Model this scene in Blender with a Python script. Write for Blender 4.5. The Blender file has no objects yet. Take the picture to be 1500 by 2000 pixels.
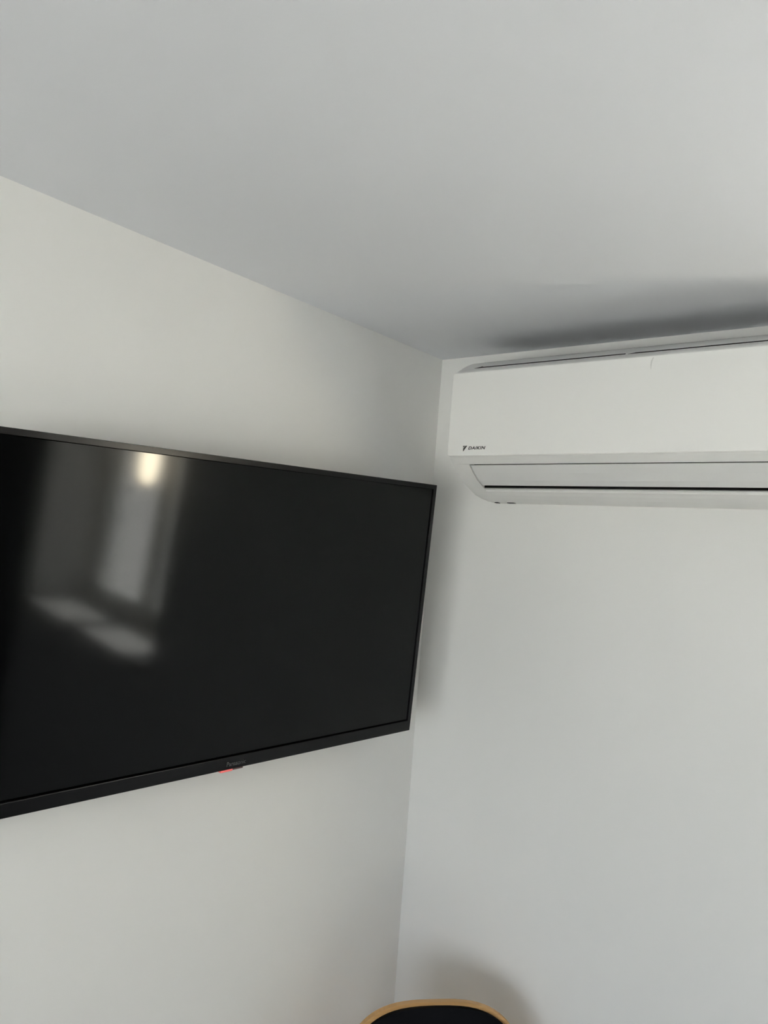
import bpy, bmesh, math
from mathutils import Matrix, Vector

# ------------------------------------------------------------------ camera, sky, sun, exposure
sc = bpy.context.scene
COL = sc.collection
HC = 2.20                      # ceiling height; the room corner seen in the photo is x = 0, y = 0

cam_d = bpy.data.cameras.new('camera')
cam = bpy.data.objects.new('camera', cam_d)
COL.objects.link(cam)
cam_d.sensor_fit = 'VERTICAL'
cam_d.sensor_height = 24.0
cam_d.lens = 24.0 * 1622.24 / 2000.0
cam_d.clip_start = 0.02
YAW, PITCH, ROLL = 0.6716443, 0.0545284, -0.0782118
Rc = (Matrix.Rotation(YAW, 3, 'Z') @ Matrix.Rotation(PITCH, 3, 'X') @ Matrix.Rotation(ROLL, 3, 'Y')
      @ Matrix.Rotation(math.pi / 2, 3, 'X'))
cam.matrix_world = Matrix.Translation((1.1212, -1.58646, HC - 0.475444)) @ Rc.to_4x4()
sc.camera = cam

world = bpy.data.worlds.new('sky')
sc.world = world
world.use_nodes = True
wn = world.node_tree.nodes
bg = wn['Background']
bg.inputs['Color'].default_value = (0.87, 0.91, 0.98, 1)
bg.inputs['Strength'].default_value = 1.3

sun_d = bpy.data.lights.new('sun', 'SUN')
sun_d.energy = 14.0
sun_d.angle = math.radians(1.0)
sun_d.color = (1.0, 0.975, 0.935)
sun = bpy.data.objects.new('sun', sun_d)
COL.objects.link(sun)
sun.rotation_euler = Vector((0.10, -0.80, -0.72)).to_track_quat('-Z', 'Y').to_euler()

def portal(name, loc, rx, sx, sy):
    d = bpy.data.lights.new(name, 'AREA')
    d.shape = 'RECTANGLE'; d.size = sx; d.size_y = sy
    d.cycles.is_portal = True
    o = bpy.data.objects.new(name, d)
    COL.objects.link(o)
    o.location = loc; o.rotation_euler = (rx, 0, 0)

W1 = (1.36, 2.34, 1.10, 2.06)      # window beside the air conditioner: x0 x1 z0 z1
W2 = (0.40, 2.35, 0.55, 1.72)
ROOM_X, ROOM_Y = 2.40, -3.60
portal('daylight_portal', ((W1[0] + W1[1]) / 2, 0.34, (W1[2] + W1[3]) / 2), -math.pi / 2, W1[1] - W1[0], W1[3] - W1[2])
portal('daylight_portal', ((W2[0] + W2[1]) / 2, ROOM_Y - 0.34, (W2[2] + W2[3]) / 2), math.pi / 2, W2[1] - W2[0], W2[3] - W2[2])

vs = sc.view_settings
vs.view_transform = 'Standard'
vs.look = 'None'
vs.gamma = 1.0
vs.use_curve_mapping = False
vs.exposure = 2.97
sc.cycles.use_denoising = True
sc.cycles.max_bounces = 10
sc.cycles.diffuse_bounces = 7
sc.cycles.glossy_bounces = 5
sc.cycles.transparent_max_bounces = 12
sc.cycles.sample_clamp_indirect = 10.0
sc.cycles.caustics_reflective = False
sc.cycles.caustics_refractive = False

# ------------------------------------------------------------------ materials
def mat(name, col, rough=0.5, spec=0.5, bump=None, ior=None, emit=None, vary=None, metal=0.0):
    m = bpy.data.materials.new(name)
    m.use_nodes = True
    nt = m.node_tree
    b = nt.nodes['Principled BSDF']
    b.inputs['Base Color'].default_value = (*col, 1)
    b.inputs['Roughness'].default_value = rough
    b.inputs['Specular IOR Level'].default_value = spec
    b.inputs['Metallic'].default_value = metal
    if ior:
        b.inputs['IOR'].default_value = ior
    if emit:
        b.inputs['Emission Color'].default_value = (*emit[0], 1)
        b.inputs['Emission Strength'].default_value = emit[1]
    tc = nt.nodes.new('ShaderNodeTexCoord')
    if vary:
        n = nt.nodes.new('ShaderNodeTexNoise')
        n.inputs['Scale'].default_value = vary[0]
        n.inputs['Detail'].default_value = 3
        r = nt.nodes.new('ShaderNodeMapRange')
        r.inputs['To Min'].default_value = 1 - vary[1]
        r.inputs['To Max'].default_value = 1 + vary[1]
        mx = nt.nodes.new('ShaderNodeVectorMath'); mx.operation = 'SCALE'
        mx.inputs[0].default_value = col
        nt.links.new(tc.outputs['Object'], n.inputs['Vector'])
        nt.links.new(n.outputs['Fac'], r.inputs['Value'])
        nt.links.new(r.outputs['Result'], mx.inputs['Scale'])
        nt.links.new(mx.outputs['Vector'], b.inputs['Base Color'])
    if bump:
        n = nt.nodes.new('ShaderNodeTexNoise')
        n.inputs['Scale'].default_value = bump[0]
        n.inputs['Detail'].default_value = 2
        bp = nt.nodes.new('ShaderNodeBump')
        bp.inputs['Strength'].default_value = bump[1]
        bp.inputs['Distance'].default_value = bump[2]
        nt.links.new(tc.outputs['Object'], n.inputs['Vector'])
        nt.links.new(n.outputs['Fac'], bp.inputs['Height'])
        nt.links.new(bp.outputs['Normal'], b.inputs['Normal'])
    return m

M = {}
M['wall'] = mat('white_wall_paint', (0.838, 0.839, 0.826), 0.75, 0.25, bump=(260, 0.12, 0.0006), vary=(3, 0.008))
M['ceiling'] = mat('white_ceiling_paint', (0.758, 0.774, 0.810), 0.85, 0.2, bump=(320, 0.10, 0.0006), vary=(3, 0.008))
M['dark_wall'] = mat('charcoal_wall_paint', (0.018, 0.020, 0.024), 0.85, 0.2, bump=(260, 0.1, 0.0006))
M['grey_wall'] = mat('grey_wall_paint', (0.22, 0.22, 0.22), 0.85, 0.2, bump=(260, 0.1, 0.0006))
M['frame'] = mat('white_window_frame', (0.80, 0.80, 0.78), 0.35)
M['sill'] = mat('grey_stone_sill', (0.40, 0.40, 0.39), 0.5, vary=(30, 0.08))
M['ground'] = mat('pale_paving', (0.42, 0.41, 0.39), 0.9, vary=(2, 0.12))
M['casing'] = mat('white_casing_plastic', (0.80, 0.80, 0.785), 0.40, 0.4)
M['panel'] = mat('white_panel_plastic', (0.88, 0.88, 0.86), 0.32, 0.4)
M['flap'] = mat('pale_grey_flap_plastic', (0.76, 0.765, 0.76), 0.40, 0.4)
M['dark'] = mat('dark_inner_plastic', (0.012, 0.012, 0.011), 0.8, 0.1)
M['print'] = mat('dark_grey_print', (0.035, 0.035, 0.033), 0.6)
M['scuff'] = mat('grey_scuff', (0.70, 0.70, 0.68), 0.5)
M['screen'] = mat('black_screen', (0.0010, 0.0012, 0.0012), 0.085, 0.5, ior=1.29)
M['bezel'] = mat('black_bezel_plastic', (0.005, 0.005, 0.0056), 0.25, 0.5, ior=1.30)
M['gap'] = mat('black_gap', (0.0006, 0.0006, 0.0006), 0.9, 0.0)
M['tvprint'] = mat('grey_lettering', (0.06, 0.062, 0.062), 0.4)
M['red'] = mat('red_standby_lamp', (0.55, 0.12, 0.11), 0.3, emit=((1.0, 0.16, 0.15), 0.055))
M['smoke'] = mat('smoky_red_lens', (0.10, 0.045, 0.045), 0.25)
M['metal'] = mat('black_steel', (0.02, 0.02, 0.02), 0.45, metal=0.6)
M['pad'] = mat('black_upholstery', (0.006, 0.0065, 0.008), 0.95, 0.1, bump=(900, 0.25, 0.0008))
M['lamp'] = mat('added_lamp_glow', (0.9, 0.85, 0.7), 0.4, emit=((1.0, 0.88, 0.64), 11.0))  # glow of the lamp added for the bright spot in the screen

def wood(name, c1, c2, scale):
    m = mat(name, c1, 0.45)
    nt = m.node_tree
    tc = nt.nodes.new('ShaderNodeTexCoord')
    mp = nt.nodes.new('ShaderNodeMapping')
    mp.inputs['Scale'].default_value = scale
    w = nt.nodes.new('ShaderNodeTexNoise')
    w.inputs['Scale'].default_value = 8
    w.inputs['Detail'].default_value = 6
    r = nt.nodes.new('ShaderNodeValToRGB')
    r.color_ramp.elements[0].position = 0.35; r.color_ramp.elements[0].color = (*c1, 1)
    r.color_ramp.elements[1].position = 0.70; r.color_ramp.elements[1].color = (*c2, 1)
    nt.links.new(tc.outputs['Object'], mp.inputs['Vector'])
    nt.links.new(mp.outputs['Vector'], w.inputs['Vector'])
    nt.links.new(w.outputs['Fac'], r.inputs['Fac'])
    nt.links.new(r.outputs['Color'], nt.nodes['Principled BSDF'].inputs['Base Color'])
    return m
M['ply'] = wood('beech_plywood', (0.62, 0.37, 0.155), (0.50, 0.275, 0.10), (1, 1, 30))
M['floor'] = wood('pale_oak_floor', (0.36, 0.345, 0.325), (0.31, 0.295, 0.275), (1, 12, 1))

g = bpy.data.materials.new('window_glass')
g.use_nodes = True
nt = g.node_tree
nt.nodes.clear()
o_ = nt.nodes.new('ShaderNodeOutputMaterial'); mx = nt.nodes.new('ShaderNodeMixShader')
t_ = nt.nodes.new('ShaderNodeBsdfTransparent'); gl = nt.nodes.new('ShaderNodeBsdfGlossy'); lw = nt.nodes.new('ShaderNodeLayerWeight')
pw = nt.nodes.new('ShaderNodeMath'); pw.operation = 'POWER'; pw.inputs[1].default_value = 5.0
fr = nt.nodes.new('ShaderNodeMapRange'); fr.inputs['To Min'].default_value = 0.035; fr.inputs['To Max'].default_value = 1.0
lw.inputs['Blend'].default_value = 0.5
nt.links.new(lw.outputs['Facing'], pw.inputs[0]); nt.links.new(pw.outputs[0], fr.inputs['Value'])
t_.inputs['Color'].default_value = (0.94, 0.955, 0.95, 1)
gl.inputs['Roughness'].default_value = 0.0
nt.links.new(fr.outputs['Result'], mx.inputs['Fac']); nt.links.new(t_.outputs['BSDF'], mx.inputs[1])
nt.links.new(gl.outputs['BSDF'], mx.inputs[2]); nt.links.new(mx.outputs['Shader'], o_.inputs['Surface'])
M['glass'] = g

# ------------------------------------------------------------------ helpers
def box(bm, x0, x1, y0, y1, z0, z1):
    vs_ = [bm.verts.new((x, y, z)) for x in (x0, x1) for y in (y0, y1) for z in (z0, z1)]
    for f in ((0, 1, 3, 2), (4, 6, 7, 5), (0, 4, 5, 1), (2, 3, 7, 6), (0, 2, 6, 4), (1, 5, 7, 3)):
        bm.faces.new([vs_[i] for i in f])

def obj(name, bm, m, parent=None, smooth=False, bevel=0.0, seg=2):
    me = bpy.data.meshes.new(name)
    bmesh.ops.recalc_face_normals(bm, faces=bm.faces)
    bm.to_mesh(me); bm.free()
    me.materials.append(M[m])
    if smooth:
        for p in me.polygons:
            p.use_smooth = True
    o = bpy.data.objects.new(name, me)
    COL.objects.link(o)
    if parent:
        o.parent = parent
    if bevel:
        md = o.modifiers.new('bevel', 'BEVEL')
        md.width = bevel; md.segments = seg; md.limit_method = 'ANGLE'; md.angle_limit = math.radians(40)
        md.harden_normals = False
    return o

def boxes(name, lst, m, parent=None, bevel=0.0):
    bm = bmesh.new()
    for b in lst:
        box(bm, *b)
    return obj(name, bm, m, parent, bevel=bevel)

def structure(o):
    o['kind'] = 'structure'
    return o

def thing(name, label, cat, mw):
    o = bpy.data.objects.new(name, None)
    o.empty_display_size = 0.1
    COL.objects.link(o)
    o.matrix_world = mw
    o['label'] = label; o['category'] = cat
    return o

def extrude_x(bm, prof, x0, x1, caps=True):
    """closed profile of (y, z) swept along x"""
    a = [bm.verts.new((x0, y, z)) for y, z in prof]
    b = [bm.verts.new((x1, y, z)) for y, z in prof]
    n = len(prof)
    for i in range(n):
        j = (i + 1) % n
        bm.faces.new((a[i], a[j], b[j], b[i]))
    if caps:
        bm.faces.new(a); bm.faces.new(list(reversed(b)))

def prism(bm, outline, axis_lo, axis_hi, put):
    """outline of 2-D points given depth; put(u, v, w) -> co"""
    a = [bm.verts.new(put(u, v, axis_lo)) for u, v in outline]
    b = [bm.verts.new(put(u, v, axis_hi)) for u, v in outline]
    n = len(outline)
    for i in range(n):
        j = (i + 1) % n
        bm.faces.new((a[i], a[j], b[j], b[i]))
    bm.faces.new(a); bm.faces.new(list(reversed(b)))

def round_rect(x0, x1, z0, z1, r, n=5):
    pts = []
    for cx, cz, a0 in ((x1 - r, z1 - r, 0), (x0 + r, z1 - r, 90), (x0 + r, z0 + r, 180), (x1 - r, z0 + r, 270)):
        for k in range(n + 1):
            a = math.radians(a0 + 90 * k / n)
            pts.append((cx + r * math.cos(a), cz + r * math.sin(a)))
    return pts

def tube(bm, pts, radii, n=12):
    rings = []
    for i, p in enumerate(pts):
        p = Vector(p)
        d = (Vector(pts[min(i + 1, len(pts) - 1)]) - Vector(pts[max(i - 1, 0)])).normalized()
        s = d.orthogonal().normalized(); t = d.cross(s)
        rings.append([bm.verts.new(p + (s * math.cos(2 * math.pi * k / n) + t * math.sin(2 * math.pi * k / n)) * radii[i]) for k in range(n)])
    for a, b in zip(rings, rings[1:]):
        for k in range(n):
            bm.faces.new((a[k], a[(k + 1) % n], b[(k + 1) % n], b[k]))
    bm.faces.new(rings[0]); bm.faces.new(list(reversed(rings[-1])))

def text_mesh(name, body, width, m, parent, mw, shear=0.0, bold=0.0, depth=0.0001, height=None, space=1.0):
    """flat lettering, centred, in the local x/y plane of mw (relative to the parent)"""
    cu = bpy.data.curves.new(name, 'FONT')
    cu.body = body; cu.size = 1.0; cu.shear = shear; cu.offset = bold; cu.space_character = space
    cu.align_x = 'CENTER'; cu.align_y = 'CENTER'; cu.extrude = 0.0
    tmp = bpy.data.objects.new(name + '_tmp', cu)
    COL.objects.link(tmp)
    dg = bpy.context.evaluated_depsgraph_get()
    me = bpy.data.meshes.new_from_object(tmp.evaluated_get(dg))
    bpy.data.objects.remove(tmp)
    xs = [v.co.x for v in me.vertices]; ys = [v.co.y for v in me.vertices]
    cx, cy = (min(xs) + max(xs)) / 2, (min(ys) + max(ys)) / 2
    s = width / (max(xs) - min(xs))
    sy = s if height is None else height / (max(ys) - min(ys))
    for v in me.vertices:
        v.co = Vector(((v.co.x - cx) * s, (v.co.y - cy) * sy, depth))
    me.name = name
    me.materials.clear(); me.materials.append(M[m])
    o = bpy.data.objects.new(name, me)
    COL.objects.link(o)
    o.parent = parent
    o.matrix_local = mw
    return o

# ------------------------------------------------------------------ the room
T = 0.36
structure(boxes('floor', [(-T, ROOM_X + T, ROOM_Y - T, T, -0.15, 0)], 'floor'))
structure(boxes('ceiling', [(-T, ROOM_X + T, ROOM_Y - T, T, HC, HC + 0.15)], 'ceiling'))
structure(boxes('wall_left', [(-T, 0, ROOM_Y - T, T, 0, HC)], 'wall'))
structure(boxes('wall_right', [(ROOM_X, ROOM_X + T, ROOM_Y - T, T, 0, HC)], 'dark_wall'))
structure(boxes('wall_back', [(0, W1[0], 0, T, 0, HC), (W1[1], ROOM_X, 0, T, 0, HC),
                              (W1[0], W1[1], 0, T, 0, W1[2]), (W1[0], W1[1], 0, T, W1[3], HC)], 'wall'))
structure(boxes('wall_front', [(0, W2[0], ROOM_Y - T, ROOM_Y, 0, HC), (W2[1], ROOM_X, ROOM_Y - T, ROOM_Y, 0, HC),
                               (W2[0], W2[1], ROOM_Y - T, ROOM_Y, 0, W2[2]), (W2[0], W2[1], ROOM_Y - T, ROOM_Y, W2[3], HC)], 'grey_wall'))
for nm, b in (('baseboard_left', (0, 0.012, ROOM_Y, 0, 0, 0.07)), ('baseboard_back', (0.012, ROOM_X, -0.012, 0, 0, 0.07))):
    structure(boxes(nm, [b], 'frame'))
bm = bmesh.new()
box(bm, -30, 30, -30, 30, -0.60, -0.40)
structure(obj('ground', bm, 'ground'))

def window(name, W, y_in, y_out, n_sash):
    x0, x1, z0, z1 = W
    f = 0.05
    ya, yb = sorted((y_in, y_out))
    root = structure(boxes(name, [(x0, x0 + f, ya, yb, z0, z1), (x1 - f, x1, ya, yb, z0, z1),
                                  (x0 + f, x1 - f, ya, yb, z0, z0 + f), (x0 + f, x1 - f, ya, yb, z1 - f, z1)], 'frame'))
    w = (x1 - x0 - 2 * f) / n_sash
    s = 0.055
    for k in range(n_sash):
        a, b = x0 + f + k * w, x0 + f + (k + 1) * w
        c, d = z0 + f, z1 - f
        boxes('sash', [(a, a + s, ya + .01, yb - .01, c, d), (b - s, b, ya + .01, yb - .01, c, d),
                       (a + s, b - s, ya + .01, yb - .01, c, c + s), (a + s, b - s, ya + .01, yb - .01, d - s, d)], 'frame', root)
        boxes('pane', [(a + s, b - s, (ya + yb) / 2 - .003, (ya + yb) / 2 + .003, c + s, d - s)], 'glass', root)
    return root
w1 = window('window_1', W1, 0.24, 0.30, 2)
boxes('window_sill', [(W1[0], W1[1], -0.025, 0.24, W1[2], W1[2] + 0.022)], 'sill', w1)
window('window_2', W2, ROOM_Y - 0.15, ROOM_Y - 0.21, 2)

# ------------------------------------------------------------------ air conditioner
XL, XR = 0.1707, 0.9407
ac = thing('air_conditioner', 'white wall-mounted air conditioner indoor unit close under the ceiling', 'air conditioner',
           Matrix.Translation((0, 0, HC)))
upper = [(0, -.3370), (0, -.0505), (-.110, -.0505), (-.120, -.0514), (-.130, -.0545), (-.146, -.0615), (-.160, -.0685),
         (-.171, -.0750), (-.176, -.0785), (-.188, -.0850), (-.1935, -.0900)]
lower_full = [(-.1935, -.2605), (-.1905, -.2640), (-.1776, -.2755), (-.160, -.2905), (-.1429, -.3030), (-.120, -.3135),
              (-.1125, -.3168), (-.101, -.3212), (-.0856, -.3275), (-.060, -.3325), (-.030, -.3355), (-.0146, -.3364)]
lower_mid = [(-.1935, -.2605), (-.1905, -.2640), (-.1783, -.2749), (-.1650, -.2660), (-.105, -.2950), (-.1115, -.3150), (-.1140, -.3168),
             (-.1065, -.3190), (-.1055, -.3215), (-.0985, -.3235), (-.0856, -.3275), (-.060, -.3325), (-.030, -.3355), (-.0146, -.3364)]
FX0, FX1 = 0.2105, 0.9009
bm = bmesh.new()
extrude_x(bm, upper + lower_full, XL + .0015, FX0)
extrude_x(bm, upper + lower_mid, FX0, FX1, caps=False)
extrude_x(bm, upper + lower_full, FX1, XR - .0015)
obj('casing', bm, 'casing', ac)
# dark lining of the air outlet behind the flap
bm = bmesh.new()
extrude_x(bm, [(-.1765, -.2738), (-.1648, -.2668), (-.1056, -.2953), (-.1120, -.3148), (-.1140, -.3138), (-.109, -.2970), (-.1640, -.2700)], FX0 + .0003, FX1 - .0003)
obj('air_outlet', bm, 'dark', ac)
# front panel, a slab with rounded corners
bm = bmesh.new()
prism(bm, round_rect(XL, XR, -.2613, -.0905, .0055), -.1938, -.2005, lambda u, v, w: (u, w, v))
panel = obj('front_panel', bm, 'panel', ac, bevel=.0022, seg=3)
# swing flap, gently bowed
bm = bmesh.new()
fo = [(-.1768, -.2765), (-.160, -.2908), (-.1429, -.3033), (-.1252, -.3117)]
fi = [(-.1232, -.3075), (-.1400, -.2990), (-.1570, -.2870), (-.1725, -.2750)]
extrude_x(bm, fo + fi, FX0 + .0030, FX1 - .0030)
obj('louver_flap', bm, 'flap', ac, bevel=.0008)
# air intake slits along the top
def on_slope(y):
    p = [q for q in upper if q[0] <= -.12]
    for (ya, za), (yb, zb) in zip(p, p[1:]):
        if yb <= y <= ya:
            return za + (zb - za) * (y - ya) / (yb - ya)
for a, b in ((.2045, .5236), (.5288, .9069)):
    bm = bmesh.new()
    y0, y1 = -.1708, -.1742
    pts = [(a, y1), (b, y1), (b, y0), (a + .014, y0)]
    if a < .3:
        pts = [(a, y1), (b, y1), (b, y0), (a + .017, y0), (a + .016, y0 + .0035)]
    prism(bm, pts, -.0012, .0004, lambda u, v, w: (u, v - w * .5, on_slope(v) + w))
    obj('intake_slit', bm, 'dark', ac)
# dark intake grille on top of the unit with its white cross bars
boxes('intake_grille', [(XL + .020, XR - .020, -.116, -.006, -.0510, -.0500)], 'dark', ac)
for k in range(12):
    xg = XL + .05 + k * (XR - XL - .10) / 11
    boxes('grille_bar', [(xg - .0015, xg + .0015, -.116, -.006, -.0500, -.0488)], 'casing', ac)
# faint seams and clips
bm = bmesh.new()
box(bm, XL + .012, FX0, -.1787, -.1779, -.2752, -.2746)
obj('seam', bm, 'scuff', ac)
for a, b in ((.182, .190), (.213, .229)):
    boxes('release_clip', [(a, b, -.020, -.010, -.3378, -.3362)], 'print', ac)
# hair-thin scuff on the panel
bm = bmesh.new()
sp = [(.5865, -.0945), (.5838, -.1000), (.5828, -.1070), (.5832, -.1150)]
sw = [.0010, .0014, .0012, .0004]
va = [bm.verts.new((x - w, -.20065, z)) for (x, z), w in zip(sp, sw)]
vb = [bm.verts.new((x + w, -.20065, z)) for (x, z), w in zip(sp, sw)]
for i in range(3):
    bm.faces.new((va[i], va[i + 1], vb[i + 1], vb[i]))
obj('scuff_mark', bm, 'scuff', panel)
# lettering and emblem
mwt = Matrix.Translation((.2405, -.2006, -.2453)) @ Matrix.Rotation(math.pi / 2, 4, 'X')
text_mesh('lettering', 'DAIKIN', .0400, 'print', panel, mwt, shear=.25, bold=.042, space=1.12, depth=.0001, height=.0064)
bm = bmesh.new()
ex, ez = .2083, -.2405
for poly in ([(0, 0), (.0050, 0), (.0006, -.0042)], [(.0057, 0), (.0098, 0), (.0014, -.0110), (.0003, -.0110), (.0004, -.0054)]):
    bm.faces.new([bm.verts.new((ex + u, -.2007, ez + v)) for u, v in poly])
obj('emblem', bm, 'print', panel)

# ------------------------------------------------------------------ television
TW, TH = 0.460, 0.2584
Rt = Matrix.Rotation(-0.0509186, 3, 'Z') @ Matrix.Rotation(0.0340685, 3, 'X') @ Matrix.Rotation(0.0744469, 3, 'Y')
tv = thing('television', 'black flat-screen television tilted on a wall bracket', 'television',
           Matrix.Translation((0.088556, -0.61896, HC - 0.590104)) @ Rt.to_4x4())
SL, SR, SB, ST = -.4497, .4497, -.2368, .2490       # screen opening
# front bezel: four bars of one frame
bm = bmesh.new()
def ring(bm, o, i, x0, x1):
    """rectangular frame between outer o and inner i = (y0, y1, z0, z1), from depth x0 to x1"""
    def q(r, x):
        return [bm.verts.new((x, a, b)) for a, b in ((r[0], r[2]), (r[1], r[2]), (r[1], r[3]), (r[0], r[3]))]
    of, inf, ob, ib = q(o, x1), q(i, x1), q(o, x0), q(i, x0)
    for k in range(4):
        j = (k + 1) % 4
        bm.faces.new((of[k], of[j], inf[j], inf[k])); bm.faces.new((ob[k], ob[j], ib[j], ib[k]))
        bm.faces.new((of[k], of[j], ob[j], ob[k])); bm.faces.new((inf[k], inf[j], ib[j], ib[k]))
ring(bm, (-TW, TW, -TH, TH), (SL, SR, SB, ST), -.014, 0)
obj('bezel', bm, 'bezel', tv, bevel=.0009, seg=2)
scr = boxes('screen', [(-.010, -.0016, SL + .0032, SR - .0032, SB + .0032, ST - .0006)], 'screen', tv)
boxes('screen_gap', [(-.012, -.0045, SL, SR, SB, ST)], 'gap', tv)
back = boxes('back_housing', [(-.028, -.013, -TW + .004, TW - .004, -TH + .004, TH - .004)], 'bezel', tv, bevel=.004)
boxes('electronics_cover', [(-.052, -.028, -.30, .30, -.235, .06)], 'bezel', tv, bevel=.012)
# bracket between the set and the wall
bm = bmesh.new()
box(bm, -.0665, -.028, -.10, -.06, .03, .19)
box(bm, -.0665, -.028, .06, .10, .03, .19)
box(bm, -.0720, -.0600, -.12, .12, .08, .14)
obj('wall_bracket', bm, 'metal', tv)
mwt = Matrix.Translation((.0002, 0, -.2490)) @ Matrix(((0, 0, 1, 0), (1, 0, 0, 0), (0, 1, 0, 0), (0, 0, 0, 1)))
text_mesh('lettering', 'Panasonic', .0405, 'tvprint', tv, mwt, bold=.015, depth=.0001)
bm = bmesh.new()
box(bm, -.010, -.0015, -.0055, .0170, -.2612, -.2575)
obj('sensor_lens', bm, 'smoke', tv, bevel=.0006)
bm = bmesh.new()
box(bm, -.010, -.0010, -.0300, -.0055, -.2622, -.2575)
sl = obj('standby_light', bm, 'red', tv, bevel=.0008)
sl['label'] = 'glowing red standby light'

# ------------------------------------------------------------------ chair in the corner
ch = thing('chair', 'plywood shell chair with black padded back standing in the corner', 'chair',
           Matrix.Translation((0.2524, -0.2242, 0)) @ Matrix.Rotation(math.radians(49.5), 4, 'Z'))
# chair local: x across, -y to the front, z up; the top of the back is at y = 0, z = CT
CT = HC - 1.2990
A, B, N = .183, .20, 3.2
SEAT = 0.45
def half_width(z):
    """half width of the back shell at height z"""
    v = z - (CT - B)
    if v <= 0:
        return A - .030 * min(1, -v / .25)
    return A * max(0.0, 1 - (v / B) ** N) ** (1 / N)
def back_y(u, z):
    rec = -(CT - z) * .20                     # reclines: lower is further forward
    return rec - 0.40 * u * u                # sides wrap forward
def shell(zlist, inset, y_front, y_back, nu=20):
    bm = bmesh.new()
    F, K = [], []
    for z in zlist:
        hw = max(half_width(z if inset == 0 else min(z + inset * .9, CT)) - inset, 0.0005)
        F.append([bm.verts.new((hw * s, back_y(hw * s, z) + y_front, z)) for s in [-math.cos(math.pi * k / nu) for k in range(nu + 1)]])
        K.append([bm.verts.new((hw * s, back_y(hw * s, z) + y_back, z)) for s in [-math.cos(math.pi * k / nu) for k in range(nu + 1)]])
    n = len(zlist)
    for i in range(n - 1):
        for k in range(nu):
            bm.faces.new((F[i][k], F[i][k + 1], F[i + 1][k + 1], F[i + 1][k]))
            bm.faces.new((K[i][k + 1], K[i][k], K[i + 1][k], K[i + 1][k + 1]))
        bm.faces.new((F[i][0], F[i + 1][0], K[i + 1][0], K[i][0]))
        bm.faces.new((F[i + 1][nu], F[i][nu], K[i][nu], K[i + 1][nu]))
    for k in range(nu):
        bm.faces.new((F[0][k + 1], F[0][k], K[0][k], K[0][k + 1]))
        bm.faces.new((F[-1][k], F[-1][k + 1], K[-1][k + 1], K[-1][k]))
    return bm
def zs(top, bot):
    zz = [bot + (top - .20 - bot) * k / 8 for k in range(8)]
    return zz + [top - .20 + .20 * math.sin(math.pi / 2 * k / 26) for k in range(27)]
obj('backrest', shell(zs(CT - .0002, SEAT + .02), 0, 0, .011), 'ply', ch, smooth=False)
pz = zs(CT - .0055, SEAT + .06)
obj('back_pad', shell(pz, .0062, -.009, .004), 'pad', ch)
yb0 = -(CT - SEAT) * .20
seat_o = round_rect(-.215, .215, yb0 - .40, yb0 + .012, .09, 8)
bm = bmesh.new()
prism(bm, seat_o, SEAT - .012, SEAT + .001, lambda u, v, w: (u, v, w))
box(bm, -.150, .150, yb0 - .010, yb0 + .012, SEAT - .012, SEAT + .030)
obj('seat', bm, 'ply', ch)
bm = bmesh.new()
prism(bm, round_rect(-.200, .200, yb0 - .385, yb0 - .020, .08, 8), SEAT + .001, SEAT + .026, lambda u, v, w: (u, v, w))
obj('seat_pad', bm, 'pad', ch, bevel=.008)
for sx in (-1, 1):
    for ya, yb in ((yb0 - .34, yb0 - .37), (yb0 - .06, yb0 - .005)):
        bm = bmesh.new()
        tube(bm, [(sx * .15, ya, SEAT - .010), (sx * .18, yb, 0.0)], [.016, .011])
        obj('leg', bm, 'ply', ch, smooth=True)

# ------------------------------------------------------------------ lamp added in the window recess to make the bright spot mirrored in the screen
lp = thing('added_lamp', 'added lit lamp standing in for the bright spot mirrored in the television screen', 'lamp',
           Matrix.Translation((1.70, 0.07, 1.78)))
bm = bmesh.new()
tube(bm, [(0, 0, -.09), (0, 0, -.07), (0, 0, .0), (0, 0, .05), (0, 0, .06)], [.012, .028, .034, .028, .012], 16)
obj('added_lamp_shade', bm, 'lamp', lp, smooth=True)
bm = bmesh.new()
tube(bm, [(0, 0, .06), (0, 0, W1[3] - 1.78)], [.002, .002], 8)
obj('cord', bm, 'metal', lp)
